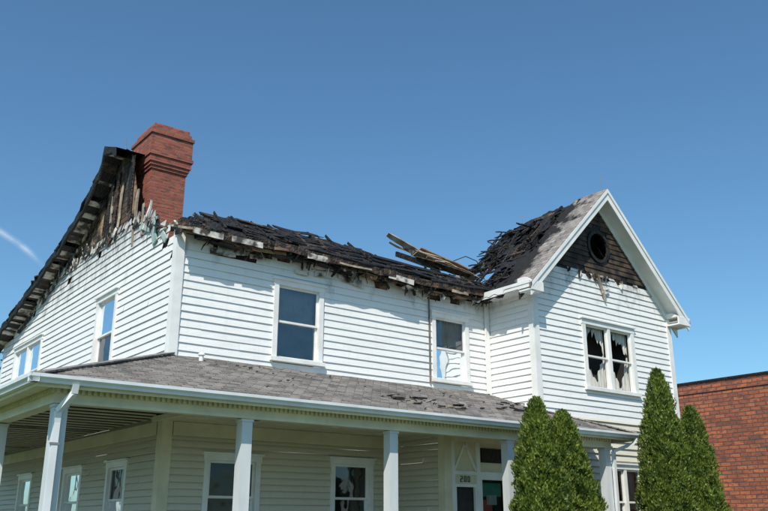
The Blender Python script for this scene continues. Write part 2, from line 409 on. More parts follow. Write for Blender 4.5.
tr.box(XL-.068,XL-.055,YF+.17,YB,3.12,3.37,'cream')
EX0,EX1=14.22,20.62
def zr(x): return PZ-SL*abs(x-PX)
for xa,xb in ((EX0,PX),(PX,EX1)):
    zA,zB=zr(xa),zr(xb)
    def sl(y0,y1,t0,t1,m,xa=xa,xb=xb,zA=zA,zB=zB):
        tr.hexa([(xa,y0,zA-t0),(xb,y0,zB-t0),(xb,y1,zB-t0),(xa,y1,zA-t0),(xa,y0,zA-t1),(xb,y0,zB-t1),(xb,y1,zB-t1),(xa,y1,zA-t1)],m)
    sl(12.72,12.76,.30,.02,'trim'); sl(12.69,12.719,.10,-.01,'trim')
    sl(12.762,YG-.04,.20,.16,'trim')
    sl(YG-.04,YG+.0,.42,.16,'trim') if xa==PX else sl(YG-.036,YG,.34,.16,'char2')
for x0,x1 in ((20.12,20.66),(14.2,14.62)):
    tr.box(x0,x1,12.74,YG-.04,6.80,6.84,'trim'); tr.box(x0,x1,12.70,12.739,6.80,7.02,'trim')
    tr.hexa([(x0,12.70,7.02),(x1,12.70,7.02),(x1,YG,7.02),(x0,YG,7.02),(x0,12.9,7.14),(x1,12.9,7.14),(x1,YG,7.14),(x0,YG,7.14)],'trim')
tr.box(EX0,XG0-.0,12.77,15.1,6.90,6.93,'trim'); tr.box(EX0-.03,EX0,12.76,15.0,6.86,7.04,'trim')
tr.box(XG1,EX1,12.77,16,6.90,6.93,'trim'); tr.box(EX1,EX1+.03,12.76,16,6.86,7.04,'trim')
tr.box(EX1+.03,EX1+.12,12.76,16,6.92,7.03,'gutter')
tr.make('trim_boards',house)
# ------------- cross gable roof
rf=MB()
def fz(x,y,z,sgn):
    if y>13.6: z+=(.13*mn.noise(Vector((x*1.8,y*1.8,1)))-.07*(y-13.6)+.05*mn.noise(Vector((x*6,y*6,1))))
    return z
def slope(sgn):
    nx,ny=44,60
    def yend(t): 
        if t<.38: return 15.0+(t/.38)*1.35+.2*mn.noise(Vector((t*11,1,0)))
        return 16.45+.35*mn.noise(Vector((t*7,2*sgn,0)))+.2*mn.noise(Vector((t*21,2*sgn,0)))
    for i in range(nx):
        for j in range(ny):
            P=[]
            for (ii,jj) in ((i,j),(i+1,j),(i+1,j+1),(i,j+1)):
                t=ii/nx; y=12.70+(yend(t)-12.70)*jj/ny
                x=(EX0-.04)+(PX-EX0+.04)*t
                z=fz(x,y,PZ-SL*(PX-x)+.03,sgn)
                if sgn<0: x=2*PX-x
                P.append((x,y,z))
            yc=P[0][1]; t=(i+.5)/nx; hole=False
            if sgn>0:
                edge=13.85+.35*mn.noise(Vector((t*5,0,4)))+.12*mn.noise(Vector((t*23,0,4)))+(.9 if t<.1 else 0)
                hole= yc>edge and t<.93 and mn.noise(Vector((P[0][0]*1.6,yc*2.4,7)))>-.16-.03*(yc-14)
            if not hole:
                rf.poly(P,'sh_gable' if yc<14.1 else 'char'); rf.poly([(p[0],p[1],p[2]-.09) for p in P],'char' if yc>13.1 else 'trim')
slope(1); slope(-1)
for sgn in (1,-1):
    xa=EX0-.04 if sgn>0 else 2*PX-EX0+.04
    rf.hexa([(xa,12.70,zr(EX0)-.08-.04),(PX,12.70,PZ-.08),(PX,12.76,PZ-.08),(xa,12.76,zr(EX0)-.12),(xa,12.70,zr(EX0)-.01),(PX,12.70,PZ+.03),(PX,12.76,PZ+.03),(xa,12.76,zr(EX0)-.01)],'sh_side')
rf.box(14.75,20.2,13.3,16.6,6.86,6.9,'char')
for k in range(9):
    y=13.5+k*.38+U(-.05,.05)
    xe=14.4+ (U(0,.3) if y<15.2 else U(.5,1.5))
    rf.splint((PX,y+U(-.05,.05),PZ-.12-.05*(y-13.5)),(xe,y+U(-.1,.1),zr(xe)-.16-.06*(y-13.5)),.06,.15,'char' if k%3 else 'char2')
    rf.beam((2*PX-xe,y,zr(xe)-.2),(PX,y,PZ-.2),.05,.16,'char')
rf.beam((PX,13,PZ-.12),(PX+.05,16.7,PZ-.3),.05,.2,'char')
for k in range(60):
    x=U(14.6,17.35); y0=U(13.7,15.9)
    ye=min(y0+U(.2,1.4),(15.1+max(0,(x-14.5))*1.1 if x<15.6 else 16.7))
    if ye-y0<.1: continue
    dz=U(-.14,.03)-.06*(y0-13.7)
    m='char' if R()<.84 else 'char2'
    rf.splint((x,y0,zr(x)+.05+dz),(x+U(-.2,.2),ye,zr(x)+.03+dz+U(-.2,.06)),U(.05,.13),U(.012,.03),m,up=(-1,0,1),tw=U(-.6,.6))
for k in range(26):
    y=U(14.2,16.5); x=U(15.0,17.3); z=zr(x)-.05
    rf.splint((x,y,z),(x-U(.1,.8),y+U(-.2,.3),z-U(-.02,.8)),U(.03,.10),U(.02,.05),'char' if R()<.8 else 'char2')
for k in range(9):
    x=15.2+k*.24; y=15.9+U(0,.5)
    rf.splint((x,y-.3,zr(x)-.1),(x+U(-.15,.1),y+U(.1,.4),zr(x)+U(-.05,.12)),.06,.03,'char')
rf.make('cross_gable_roof',house,False)
# ------------- main roof remains along front
mr=MB()
ed=[(6.15,14.5),(6.5,14.75),(7.0,15.0),(7.5,15.12),(8.5,15.12),(9.3,15.2),(10.65,15.3),(11.3,15.05),(11.9,14.85),(13.1,14.75),(14.7,14.75)]
def yt(x):
    for (a,b),(c,d) in zip(ed,ed[1:]):
        if a<=x<=c: return b+(d-b)*(x-a)/(c-a)
    return 14.5
def sag(x): return -.10*math.exp(-((x-12.5)/1.3)**2)+.05*mn.noise(Vector((x*.9,0,0)))
def zm(x,y): return 7.12+.76*(y-14.28)+sag(x)+.05*mn.noise(Vector((x*1.1,y*2,2)))
ss=[];x=6.15
while x<14.7: ss.append(x); x+=U(.03,.09)
ss.append(14.7)
NT=10
def col(x):
    yy=yt(x)+.12*mn.noise(Vector((x*1.2,5,0)))+.035*mn.noise(Vector((x*7,5,0)))-.02
    y0=14.28+.06*mn.noise(Vector((x*2,8,0)))+.03*mn.noise(Vector((x*11,8,0)))
    o=[]
    for k in range(NT+1):
        t=k/NT; y=y0+(yy-y0)*t
        lap=.035*((y*7.4+.6*mn.noise(Vector((x*.7,0,3))))%1.0)
        o.append((x,y,zm(x,y)-lap+.03*mn.noise(Vector((x*2.5,y*6,1)))+.015*mn.noise(Vector((x*12,y*12,1)))))
    return o
cols=[col(x) for x in ss]
for c0,c1 in zip(cols,cols[1:]):
    for k in range(NT):
        mr.poly([c0[k],c1[k],c1[k+1],c0[k+1]],'char')
    th=.08
    mr.poly([c0[0],c1[0],(c1[0][0],c1[0][1]+.02,c1[0][2]-th),(c0[0][0],c0[0][1]+.02,c0[0][2]-th)],'char2' if R()<.4 else 'char')
    mr.poly([c0[-1],c1[-1],(c1[-1][0],c1[-1][1],c1[-1][2]-.1),(c0[-1][0],c0[-1][1],c0[-1][2]-.1)],'char')
    mr.poly([(c0[0][0],c0[0][1]+.02,c0[0][2]-th),(c1[0][0],c1[0][1]+.02,c1[0][2]-th),(c1[-1][0],c1[-1][1],c1[-1][2]-.1),(c0[-1][0],c0[-1][1],c0[-1][2]-.1)],'char2')
UPV=(0,-.62,.78)
for k in range(80):
    x=U(6.3,14.0); L=U(.6,2.8); x2=min(x+L,14.65); y=U(14.32,15.15)
    if y<min(yt(x),yt(x2))+.0:
        y2=min(y+U(-.10,.10),yt(x2)); mr.splint((x,y,zm(x,y)+U(.02,.05)),(x2,y2,zm(x2,y2)+U(.0,.05)),U(.05,.14),U(.015,.035),random.choice(['char']*6+['char2']),up=UPV,tw=U(-.25,.25))
x=6.6
while x<14.5:
    y1=yt(x)+U(-.12,.10)
    mr.splint((x,14.35,zm(x,14.35)+.03),(x+U(-.08,.08),y1,zm(x,y1)+U(.0,.05)),.05,.06,'char' if R()<.7 else 'char2'); x+=U(.38,.62)
for k in range(75):
    x=U(6.3,14.5); y=U(14.3,yt(x)-.02); z=zm(x,y)+U(.0,.03)
    d=Vector((U(-.35,.35),U(-.08,.1),0)); d.z=d.y*.76+U(-.03,.03)
    mr.splint((x,y,z),(x+d.x,y+d.y,z+d.z),U(.04,.14),U(.008,.02),random.choice(['char']*6+['char2']),up=UPV,tw=U(-.4,.4))
for k in range(7):
    x=U(6.6,14.4); y=yt(x)-.1; z=zm(x,y); L=U(.08,.22)
    mr.splint((x,y-.2,z-.1),(x+U(-.25,.25),y+L,z+L*.6),U(.03,.05),U(.03,.05),'char')
# exposed eave: long boards, brown to black, with pale broken fascia remnants
x=6.05
while x<14.5:
    L=U(.8,2.6); s=sag(x); x2=min(x+L,14.6); s2=sag(x2)
    m=random.choice(['char2','char2','char','char2','char'])
    mr.splint((x,14.30,7.05+s+U(-.02,.02)),(x2,14.30,7.05+s2+U(-.03,.02)),.03,U(.10,.16),m)
    m=random.choice(['char2','char','wood','char2'])
    mr.splint((x+.1,14.40+U(-.02,.02),6.96+s+U(-.03,.02)),(x2,14.41,6.95+s2+U(-.04,.02)),.04,U(.06,.12),m)
    if R()<.45: mr.splint((x,14.27,6.99+s),(min(x+U(.3,1.1),14.6),14.27,6.99+s+U(-.04,.03)),.015,U(.03,.08),random.choice(['white_rag','wood2','wood']))
    x+=L*.85
for (a,b) in ((6.35,7.0),(7.2,7.9),(9.0,9.5),(11.2,11.9)):
    mr.splint((a,14.265,7.0+sag(a)),(b,14.262,6.98+sag(b)),.015,.12,'white_rag')
x=6.2
while x<14.6:
    mr.beam((x,14.3,7.0+sag(x)),(x,14.72,7.03+sag(x)),.045,.11,'char2' if R()<.5 else 'char'); 
    if R()<.6: mr.splint((x,14.5,6.93+sag(x)),(x+.4,14.5,6.92+sag(x)+U(-.04,0)),U(.15,.35),.015,random.choice(['char2','white_rag','char','char','wood']))
    x+=.4
mr.box(6.3,14.66,14.66,14.70,7.06,7.2,'char')
for k in range(75):
    x=U(6.3,14.5); z=6.98+sag(x); L=U(.05,.26)
    mr.splint((x,U(14.3,14.62),z),(x+U(-.14,.14),U(14.35,14.64),z-L),U(.03,.12),.012,random.choice(['char','char2','white_rag','char']),tw=U(0,1.5))
for k in range(14):
    x=U(6.8,12.5); z=U(6.72,6.95)
    mr.splint((x,14.65,z),(x+U(.25,.9),14.61,z+U(-.10,.08)),.02,U(.06,.13),'white_rag',tw=U(-.3,.3))
def pl(a,b,w,h,m,tw=0): mr.splint(a,b,w,h,m,tw=tw)
pl((13.3,15.1,7.90),(12.02,15.4,8.42),.16,.035,'wood2',-.6)
pl((13.1,15.3,7.97),(12.15,15.5,8.28),.08,.04,'wood',.2)
pl((12.95,15.0,7.85),(12.25,15.6,8.46),.05,.07,'char2')
pl((12.9,15.3,8.12),(14.3,15.0,7.80),.36,.03,'wood',.25)
pl((12.6,15.0,7.95),(14.7,15.1,7.68),.26,.03,'wood2',.4)
pl((12.7,15.2,8.02),(13.6,15.1,8.0),.22,.03,'wood2',.3)
pl((12.9,14.95,7.86),(14.5,14.95,7.70),.12,.03,'wood',.8)
pl((12.5,14.9,7.78),(14.2,14.8,7.60),.22,.03,'char2',.4)
pl((11.9,14.9,7.75),(13.6,14.9,7.66),.06,.12,'char')
for k in range(18):
    x=U(12.2,14.2); z=8.1-(x-12.2)*.2-U(0,.3)
    mr.splint((x,U(14.8,15.3),z),(x+U(.1,.5),U(14.8,15.3),z-U(.0,.16)),U(.03,.12),.025,random.choice(['wood','char2','wood2','char','char']),tw=U(-.4,.4))
for k in range(24):
    x=U(6.15,6.7); y=U(14.4,15.6)
    mr.splint((x,y,7.1+(y-14.5)*.25),(x+U(-.2,.3),y+U(-.2,.3),7.12+(y-14.5)*.3+U(-.1,.14)),U(.04,.15),U(.02,.05),random.choice(['char','char2','white_rag']))
mr.make('collapsed_main_roof',house,False)
# ------------- left gable rake
lr=MB()
pts=[(17.75,9.92),(18.5,10.2),(18.95,9.72),(19.57,9.22),(20.4,8.86),(21.5,8.5),(23.8,7.88),(26.9,7.12),(27.9,6.86)]
pp=[]
for (a,b),(c,d) in zip(pts,pts[1:]):
    n=max(2,int((c-a)/.12))
    for i in range(n): t=i/n; pp.append((a+(c-a)*t,b+(d-b)*t))
pp.append(pts[-1])
x0,x1=5.86,6.75
q=[(y,z+.06*mn.noise(Vector((y*1.6,1,1)))+.03*mn.noise(Vector((y*8,1,1)))) for y,z in pp]
tk=[.19+.08*mn.noise(Vector((y*3,4,1)))+.04*mn.noise(Vector((y*13,4,1))) for y,z in q]
xo=[x0+.08*mn.noise(Vector((y*2.3,9,1)))+.03*mn.noise(Vector((y*11,9,1))) for y,z in q]
for i in range(len(q)-1):
    (a,b),(c,d)=q[i],q[i+1]; t0,t1,xa,xb=tk[i],tk[i+1],xo[i],xo[i+1]
    lr.poly([(xa,a,b),(xb,c,d),(x1+.1,c,d),(x1+.1,a,b)],'char')
    lr.poly([(xa,a,b),(xb,c,d),(xb+.01,c,d-t1),(xa+.01,a,b-t0)],'char')
    lr.poly([(xa+.01,a,b-t0),(xb+.01,c,d-t1),(xb+.05,c,d-t1-.04),(xa+.05,a,b-t0-.04)],'char')
    if R()<.93: lr.poly([(xa+.05,a,b-t0-.0),(xb+.05,c,d-t1-.0),(XL,c,d-t1-.02),(XL,a,b-t0-.02)],random.choice(['char2','char','char','char','white_rag']) if a<24 else random.choice(['white_rag','char']))
for k in range(55):
    i=int(U(0,len(q)-7)); y,z=q[i]; y2,z2=q[min(i+6,len(q)-1)]
    lr.splint((U(5.82,6.2),y,z+.01),(U(5.84,6.3),y2,z2+U(-.08,.03)),U(.05,.18),U(.02,.04),'char',tw=U(-.5,.5))
for k in range(30):
    y=19.2+k*.22; z=rake(y)-.42
    if R()<.7: lr.splint((6.20,y,z+U(-.06,.04)),(6.20,y+.32,rake(y+.3)-.42+U(-.09,.06)),.03,U(.05,.14),random.choice(['white_rag','white_rag','char2','char','wood2']))
for k in range(12):
    y=U(17.3,19.2); lr.splint((6.23,y,U(7.9,8.4)),(6.23,y+U(-.1,.1),min(rake(y)-.3,U(8.6,9.6))),.03,U(.05,.12),random.choice(['char','char2','char','wood2']))
for k in range(80):
    y=U(15.4,25); z=ltop(y)
    lr.splint((6.19,y,z+U(-.2,.08)),(6.21,y+U(-.2,.45),z+U(-.28,.12)),.015,U(.05,.14),random.choice(['white_rag','white_rag','char2','char']),tw=U(-.3,.3))
lr.splint((6.25,17.12,7.4),(6.25,17.2,8.75),.05,.1,'wood2'); lr.splint((6.3,17.75,8.2),(6.3,17.82,9.85),.05,.12,'char')
lr.splint((6.2,15.75,7.1),(6.22,16.05,7.85),.03,.22,'teal'); lr.splint((6.2,16.1,7.5),(6.2,16.6,7.7),.03,.14,'teal')
lr.splint((6.2,15.2,7.0),(6.2,15.5,7.35),.03,.12,'teal'); lr.splint((6.22,16.6,7.5),(6.22,16.7,8.25),.03,.08,'wood2')
lr.splint((6.1,16.2,7.5),(6.25,16.25,8.2),.04,.05,'white_rag')
lr.make('burned_gable_rake',house,False)
# ------------- chimney
ch=MB()
def cb(e,z0,z1): ch.box(6.68-e,7.54+e,17.58-e,18.66+e,z0,z1,'chim')
cb(0,.3,9.55); cb(.03,9.55,9.63); cb(.06,9.63,9.71); cb(.09,9.71,9.87); cb(.12,9.87,9.95); cb(.09,9.95,10.42); cb(.12,10.42,10.5); cb(.06,10.5,10.60); cb(.02,10.60,10.72)
ch.box(6.85,7.37,17.75,18.49,10.72,10.76,'concrete')
c=ch.make('brick_chimney',house)
# ------------- porch
po=MB()
Gx,Gy,Gz=3.12,11.65,3.50; sl=.362; XE=16.25
zf=lambda y:Gz+sl*(y-Gy)
yy=Gy
def xl(y): return Gx+(y-Gy)*(XL-Gx)/(YF-Gy)
def xr(y): return XE-(y-Gy)*(XE-14.8)/(YG-Gy) if y<YG else XG0
while yy<YF:
    y1=min(yy+.135,YF)
    if yy<YG<y1: y1=YG
    n=36
    a0,b0,a1,b1=xl(yy),xr(yy+1e-5),xl(y1),xr(y1-1e-5)
    for i in range(n):
        f,g=i/n,(i+1)/n
        sgn=lambda p:.03*mn.noise(Vector((p[0]*.9,p[1]*.9,0)))
        P=[(a0+(b0-a0)*f,yy,0),(a0+(b0-a0)*g,yy,0),(a1+(b1-a1)*g,y1,0),(a1+(b1-a1)*f,y1,0)]
        P=[(p[0],p[1],zf(p[1])+sgn(p)+(.022 if p[1]==yy else .004)) for p in P]
        po.poly(P,'sh_front')
        po.poly([P[0],P[1],(P[1][0],yy,P[1][2]-.03),(P[0][0],yy,P[0][2]-.03)],'sh_front')
    yy=y1
po.poly([(Gx,Gy,Gz),(XL,YF,zf(YF)),(XL,YB+1,zf(YF)),(Gx,YB+1,Gz)],'sh_side')
po.poly([(XE,Gy,Gz),(XE,YG,Gz),(14.8,YG,zf(YG))],'sh_side')
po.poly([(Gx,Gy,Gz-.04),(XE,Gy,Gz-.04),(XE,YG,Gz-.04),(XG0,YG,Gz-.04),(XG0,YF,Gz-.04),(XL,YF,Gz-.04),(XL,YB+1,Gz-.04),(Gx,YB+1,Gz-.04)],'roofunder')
po.beam((Gx,Gy,Gz+.02),(XL,YF,zf(YF)+.03),.22,.025,'sh_side'); po.beam((XE,Gy,Gz+.02),(14.8,YG,zf(YG)+.03),.2,.025,'sh_side')
def gutter(a,b,out):
    a=Vector(a);b=Vector(b);o=Vector(out)
    prof=[(0,0),(0,-.115),(.075,-.115),(.085,-.08),(.115,-.045),(.115,.0),(.10,.0),(.10,-.02)]
    for (p0,h0),(p1,h1) in zip(prof,prof[1:]):
        po.poly([a+o*p0+Vector((0,0,h0)),b+o*p0+Vector((0,0,h0)),b+o*p1+Vector((0,0,h1)),a+o*p1+Vector((0,0,h1))],'gutter')
gutter((Gx-.12,Gy,Gz),(XE+.1,Gy,Gz),(0,-1,0)); gutter((Gx,Gy-.12,Gz),(Gx,YB+1,Gz),(-1,0,0)); gutter((XE,Gy-.12,Gz),(XE,YG-.1,Gz),(1,0,0))
po.box(Gx,XE,Gy+.001,Gy+.03,Gz-.16,Gz-.045,'cream'); po.box(Gx+.001,Gx+.03,Gy+.03,YB+1,Gz-.16,Gz-.045,'cream'); po.box(XE-.03,XE-.001,Gy+.03,YG-.05,Gz-.16,Gz-.045,'cream')
po.box(Gx+.03,XE-.03,Gy+.03,11.89,Gz-.12,Gz-.10,'cream'); po.box(Gx+.03,3.45,11.89,YB+1,Gz-.12,Gz-.10,'cream')
bz0,bz1=3.18,3.378
po.box(3.45,15.62,11.89,12.11,bz0,bz1,'cream'); po.box(3.45,3.67,12.11,YB+1,bz0,bz1,'cream'); po.box(15.40,15.62,12.11,YG-.05,bz0,bz1,'cream')
po.box(3.43,15.64,11.868,11.889,bz0-.015,bz0+.03,'cream'); po.box(3.428,3.449,11.89,YB+1,bz0-.015,bz0+.03,'cream')
x=3.46
while x<15.6: po.box(x,x+.045,11.85,11.889,3.305,3.372,'cream'); x+=.085
y=11.9
while y<22: po.box(3.41,3.449,y,y+.045,3.305,3.372,'cream'); y+=.085
po.box(6.05,15.4,12.11,YF-.05,3.376,3.39,'cream')
y=12.3
while y<14.6: po.box(6.05,15.4,y,y+.012,3.368,3.3755,'cream'); y+=.3
y=12.3
while y<YB:
    po.box(3.67,6.0 if y<14.6 else 6.2,y,y+.07,3.425,3.445,'cream' if R()<.8 else 'wood2'); 
    if R()<.16 : po.box(3.67,U(4.3,5.6),y+.08,y+.30,3.415,3.424,'cream')
    y+=.43
po.box(6.0,6.049,12.11,YF-.05,3.33,3.42,'cream')
po.cyl((9.2,13.4,3.37),(9.2,13.4,3.33),.09,.07,'trim'); po.cyl((12.6,12.7,3.37),(12.6,12.7,3.33),.09,.07,'trim')
po.box(10.9,11.5,12.9,13.3,3.358,3.367,'char2'); po.box(7.2,7.6,13.3,13.6,3.358,3.367,'dark')
def column(x,y):
    w=.092
    po.box(x-w,x+w,y-w,y+w,.78,3.12,'col')
    po.box(x-w-.014,x+w+.014,y-w-.014,y+w+.014,3.12,3.163,'col')
    po.box(x-w-.03,x+w+.03,y-w-.03,y+w+.03,.60,.78,'col')
CX=[3.56,6.47,9.44,12.43,15.5]
for x in CX: column(x,12.0)
for y in (15.1,18.1,21.1,24.1,27.1): column(3.56,y)
po.box(3.3,15.75,11.75,YF+.2,.48,.60,'floor'); po.box(3.3,XL,YF+.2,YB,.48,.60,'floor')
po.box(3.45,15.6,11.85,11.95,0,.48,'bldg'); po.box(3.45,3.55,11.95,YB,0,.48,'bldg')
for i in range(3): po.box(12.3,14.5,11.75-.3*(i+1),11.75-.3*i,0,.45-.15*i,'concrete')
def pipe(pts,w=.07,m='gutter'):
    for a,b in zip(pts,pts[1:]): po.beam(a,b,w,w*.8,m)
pipe([(3.62,11.59,3.40),(3.62,11.62,3.28),(3.50,11.83,3.05),(3.50,11.85,2.9),(3.50,11.86,.1)],.085)
pipe([(16.15,11.6,3.4),(16.1,11.65,3.28),(15.64,11.86,3.1),(15.64,11.88,.1)],.08)
for z in (2.6,1.5): po.box(3.44,3.56,11.81,11.86,z,z+.03,'metal')
po.make('wraparound_porch',house,False)
db=MB()
def onroof(x,y,m,L,w,h):
    a=random.gauss(0,.5); dx,dy=math.cos(a)*L/2,math.sin(a)*L/2
    db.splint((x-dx,y-dy,zf(y-dy)+.035),(x+dx,y+dy,zf(y+dy)+.035+U(0,.03)),w,h,m,tw=U(-.3,.3))
for k in range(22):
    x=random.gauss(10.9,.6); y=U(12.1,12.9); onroof(x,y,random.choice(['char','char2','char','wood2']),U(.05,.4),U(.02,.09),U(.01,.03))
for k in range(36):
    x=U(6.8,14.8); y=U(11.9,14.4 if x<14.4 else 13); onroof(x,y,random.choice(['char','char','char2']),U(.02,.08),U(.015,.04),U(.01,.02))
for k in range(20):
    x=random.gauss(13.9,.5); y=U(12.5,13.6); onroof(x,y,random.choice(['char','char2','char']),U(.06,.3),U(.02,.08),U(.01,.03))
for x in (6.75,): db.cyl((x,14.35,zf(14.35)),(x,14.35,zf(14.35)+.12),.045,.045,'trim'); db.cyl((x,14.35,zf(14.35)+.12),(x,14.35,zf(14.35)+.16),.07,.05,'trim')
db.make('roof_debris',house,False)
# ------------- entry vestibule
en=MB(); FE=front(13.2)
def eb(a,b,c,d,o0,o1,m): FE.box(en,a,b,c,d,o0,o1,m)
eb(11.95,14.86,.6,3.5,-.25,-.2,'dark')
eb(11.95,14.86,3.22,3.376,-.05,.0,'cream')
eb(11.95,12.07,.6,3.22,-.05,.02,'trim'); eb(12.70,12.80,.6,3.22,-.05,.02,'trim'); eb(13.62,13.72,.6,3.22,-.05,.02,'trim'); eb(14.6,14.86,.6,3.22,-.05,.02,'trim')
eb(12.07,12.70,2.62,3.22,-.06,-.03,'cream'); eb(12.07,12.70,2.55,2.62,-.05,.01,'trim'); 
en.beam(FE.p(12.08,2.64,-.01),FE.p(12.39,3.2,-.01),.03,.05,'trim'); en.beam(FE.p(12.69,2.64,-.01),FE.p(12.39,3.2,-.01),.03,.05,'trim')
eb(12.80,13.62,2.62,3.22,-.06,-.03,'cream'); eb(12.86,13.56,2.82,3.12,-.03,.01,'char'); 
eb(12.80,13.62,2.52,2.62,-.05,.01,'trim')
eb(12.12,12.65,.62,2.3,-.12,-.07,'dark'); eb(12.07,12.12,.6,2.36,-.06,-.0,'trim'); eb(12.65,12.70,.6,2.36,-.06,0,'trim'); eb(12.12,12.65,2.3,2.36,-.06,0,'trim'); eb(12.07,12.70,2.36,2.55,-.065,-.02,'cream')
eb(12.86,13.56,.62,2.46,-.16,-.15,'dark')
en.poly([FE.p(12.86,.62,-.05),FE.p(13.56,.62,-.05),FE.p(13.56,2.46,-.05),FE.p(12.86,2.46,-.05)],'glass_low')
eb(12.80,12.86,.6,2.52,-.06,0,'trim'); eb(13.56,13.62,.6,2.52,-.06,0,'trim'); eb(12.86,13.56,2.46,2.52,-.06,0,'trim')
eb(12.92,13.5,2.12,2.40,-.10,-.09,'green_s'); eb(12.92,13.22,1.80,2.05,-.10,-.09,'red'); eb(13.05,13.35,1.95,2.15,-.088,-.082,'curtain')
eb(13.72,14.6,.6,1.3,-.05,-.0,'cream'); eb(13.72,14.6,3.0,3.22,-.05,0,'cream')
eb(13.72,14.6,1.3,3.0,-.18,-.16,'dark'); en.poly([FE.p(13.72,1.3,-.04),FE.p(14.6,1.3,-.04),FE.p(14.6,3.0,-.04),FE.p(13.72,3.0,-.04)],'glass_low')
def seg(x,segs,s=.065,h=.12,z=2.40):
    t=.016
    D={'t':(x,x+s,z+h-t,z+h),'m':(x,x+s,z+h/2-t/2,z+h/2+t/2),'b':(x,x+s,z,z+t),'tl':(x,x+t,z+h/2,z+h),'tr':(x+s-t,x+s,z+h/2,z+h),'bl':(x,x+t,z,z+h/2),'br':(x+s-t,x+s,z,z+h/2)}
    for i,k in enumerate(segs): a,b,c,d=D[k]; eb(a,b,c,d,-.015,-.008+.0005*i,'ink')
seg(12.24,['t','tr','m','bl','b']); seg(12.345,['t','b','tl','tr','bl','br']); seg(12.45,['t','b','tl','tr','bl','br'])
en.make('entry_door_surround',house,False)
dt=MB()
dt.box(12.69,12.715,YF-.07,YF-.035,4.7,6.9,'cable'); 
dt.box(14.55,14.61,YF-.09,YF-.035,4.6,6.9,'trim')
dt.cyl((17.42,12.9,10.1),(17.42,12.9,10.6),.008,.005,'metal',6); dt.cyl((17.42,15.8,9.9),(17.42,15.8,10.4),.008,.005,'metal',6)
dt.cyl((6.3,18.4,10.1),(6.3,18.4,10.6),.008,.005,'metal',6)
dt.beam((17.15,YG-.10,7.75),(17.45,YG-.06,7.1),.06,.04,'wood2'); dt.beam((17.1,YG-.09,7.72),(17.6,YG-.06,7.76),.03,.05,'white_rag')
dt.beam((17.3,YG-.09,7.3),(17.62,YG-.07,7.42),.02,.06,'white_rag')
for k in range(18):
    x=U(15.5,19); dt.splint((x,YG-.05,7.78),(x+U(-.1,.1),YG-.05,7.78-U(.05,.25)),.02,U(.04,.12),random.choice(['char2','white_rag','char']),up=(0,1,0))
P=[(13.9,15.1,8.0),(14.2,14.9,8.15),(14.5,14.8,8.05),(14.75,14.8,7.6)]
for a,b in zip(P,P[1:]): dt.cyl(a,b,.012,.012,'char',5)
dt.make('wall_fittings',house,False)
# ---------------------------------------------------------------- trees
def cone_tree(name,x,y,h,r,seed):
    rs=np.random.RandomState(seed); n=56000
    t=1-np.sqrt(rs.rand(n))*0.985; t=np.clip(t,0,1)
    t=np.where(rs.rand(n)<.18,rs.rand(n),t)
    a=rs.rand(n)*2*np.pi
    prof=np.where(t<.25,.86+.56*t,1.0)*np.power(np.clip(1-t,0,1),.58)*1.05
    lob=1+.10*np.sin(a*3+t*7+seed)+.09*np.sin(a*7-t*19+seed*2)+.08*np.sin(a*11+t*37)+.06*np.sin(t*60+a*5)
    ka=np.floor(a/(2*np.pi)*17+seed+3*np.sin(t*9)); kt=np.floor(t*15+ka*.37)
    hsh=np.modf(np.abs(np.sin(ka*12.9898+kt*78.233)*43758.5453))[0]
    lob*=(.87+.22*hsh)
    d=1-.26*rs.rand(n)**2.2
    rr=r*prof*lob*d+.015+rs.randn(n)*.022
    z=.12+t*(h-.15)+.12*hsh*(1-t)
    C=np.stack([rr*np.cos(a),rr*np.sin(a),z],1)
    out=np.stack([np.cos(a),np.sin(a),np.zeros(n)],1)
    up=np.stack([out[:,0]*.6,out[:,1]*.6,np.ones(n)],1)+rs.randn(n,3)*.42
    up/=np.linalg.norm(up,axis=1)[:,None]
    sd_=np.cross(up,out+rs.randn(n,3)*.7); sd_/=np.linalg.norm(sd_,axis=1)[:,None]
    L=(.025+.045*rs.rand(n))[:,None]; W=(.009+.015*rs.rand(n))[:,None]
    V=np.empty((n,4,3)); V[:,0]=C-up*L*.5; V[:,1]=C+sd_*W; V[:,2]=C+up*L; V[:,3]=C-sd_*W
    me=bpy.data.meshes.new(name)
    vv=V.reshape(-1,3); F=np.arange(n*4).reshape(n,4)
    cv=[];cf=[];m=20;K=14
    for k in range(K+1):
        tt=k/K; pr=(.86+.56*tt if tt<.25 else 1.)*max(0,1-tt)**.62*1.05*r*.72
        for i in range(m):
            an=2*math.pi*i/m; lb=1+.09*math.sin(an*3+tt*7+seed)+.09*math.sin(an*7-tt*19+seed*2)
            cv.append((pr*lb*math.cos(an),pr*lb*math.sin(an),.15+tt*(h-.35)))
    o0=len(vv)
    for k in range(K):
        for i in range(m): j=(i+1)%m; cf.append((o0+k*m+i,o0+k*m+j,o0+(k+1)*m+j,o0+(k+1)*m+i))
    o1=o0+len(cv); tv=[];tf=[]
    for zz,rad in ((0,.07),(.5,.06),(h*.9,.01)):
        for i in range(8): tv.append((rad*math.cos(i*.785),rad*math.sin(i*.785),zz))
    for k in range(2):
        for i in range(8): j=(i+1)%8; tf.append((o1+k*8+i,o1+k*8+j,o1+(k+1)*8+j,o1+(k+1)*8+i))
    allv=np.concatenate([vv,np.array(cv),np.array(tv)])
    me.from_pydata(allv.tolist(),[],F.tolist()+cf+tf)
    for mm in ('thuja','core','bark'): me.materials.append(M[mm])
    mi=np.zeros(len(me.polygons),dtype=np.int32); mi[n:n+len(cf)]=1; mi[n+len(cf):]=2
    me.polygons.foreach_set('material_index',mi); me.update()
    o=bpy.data.objects.new(name,me); o.location=(x,y,0); scn.collection.objects.link(o)
cone_tree('arborvitae_tree',11.57,10.4,3.80,.64,1)
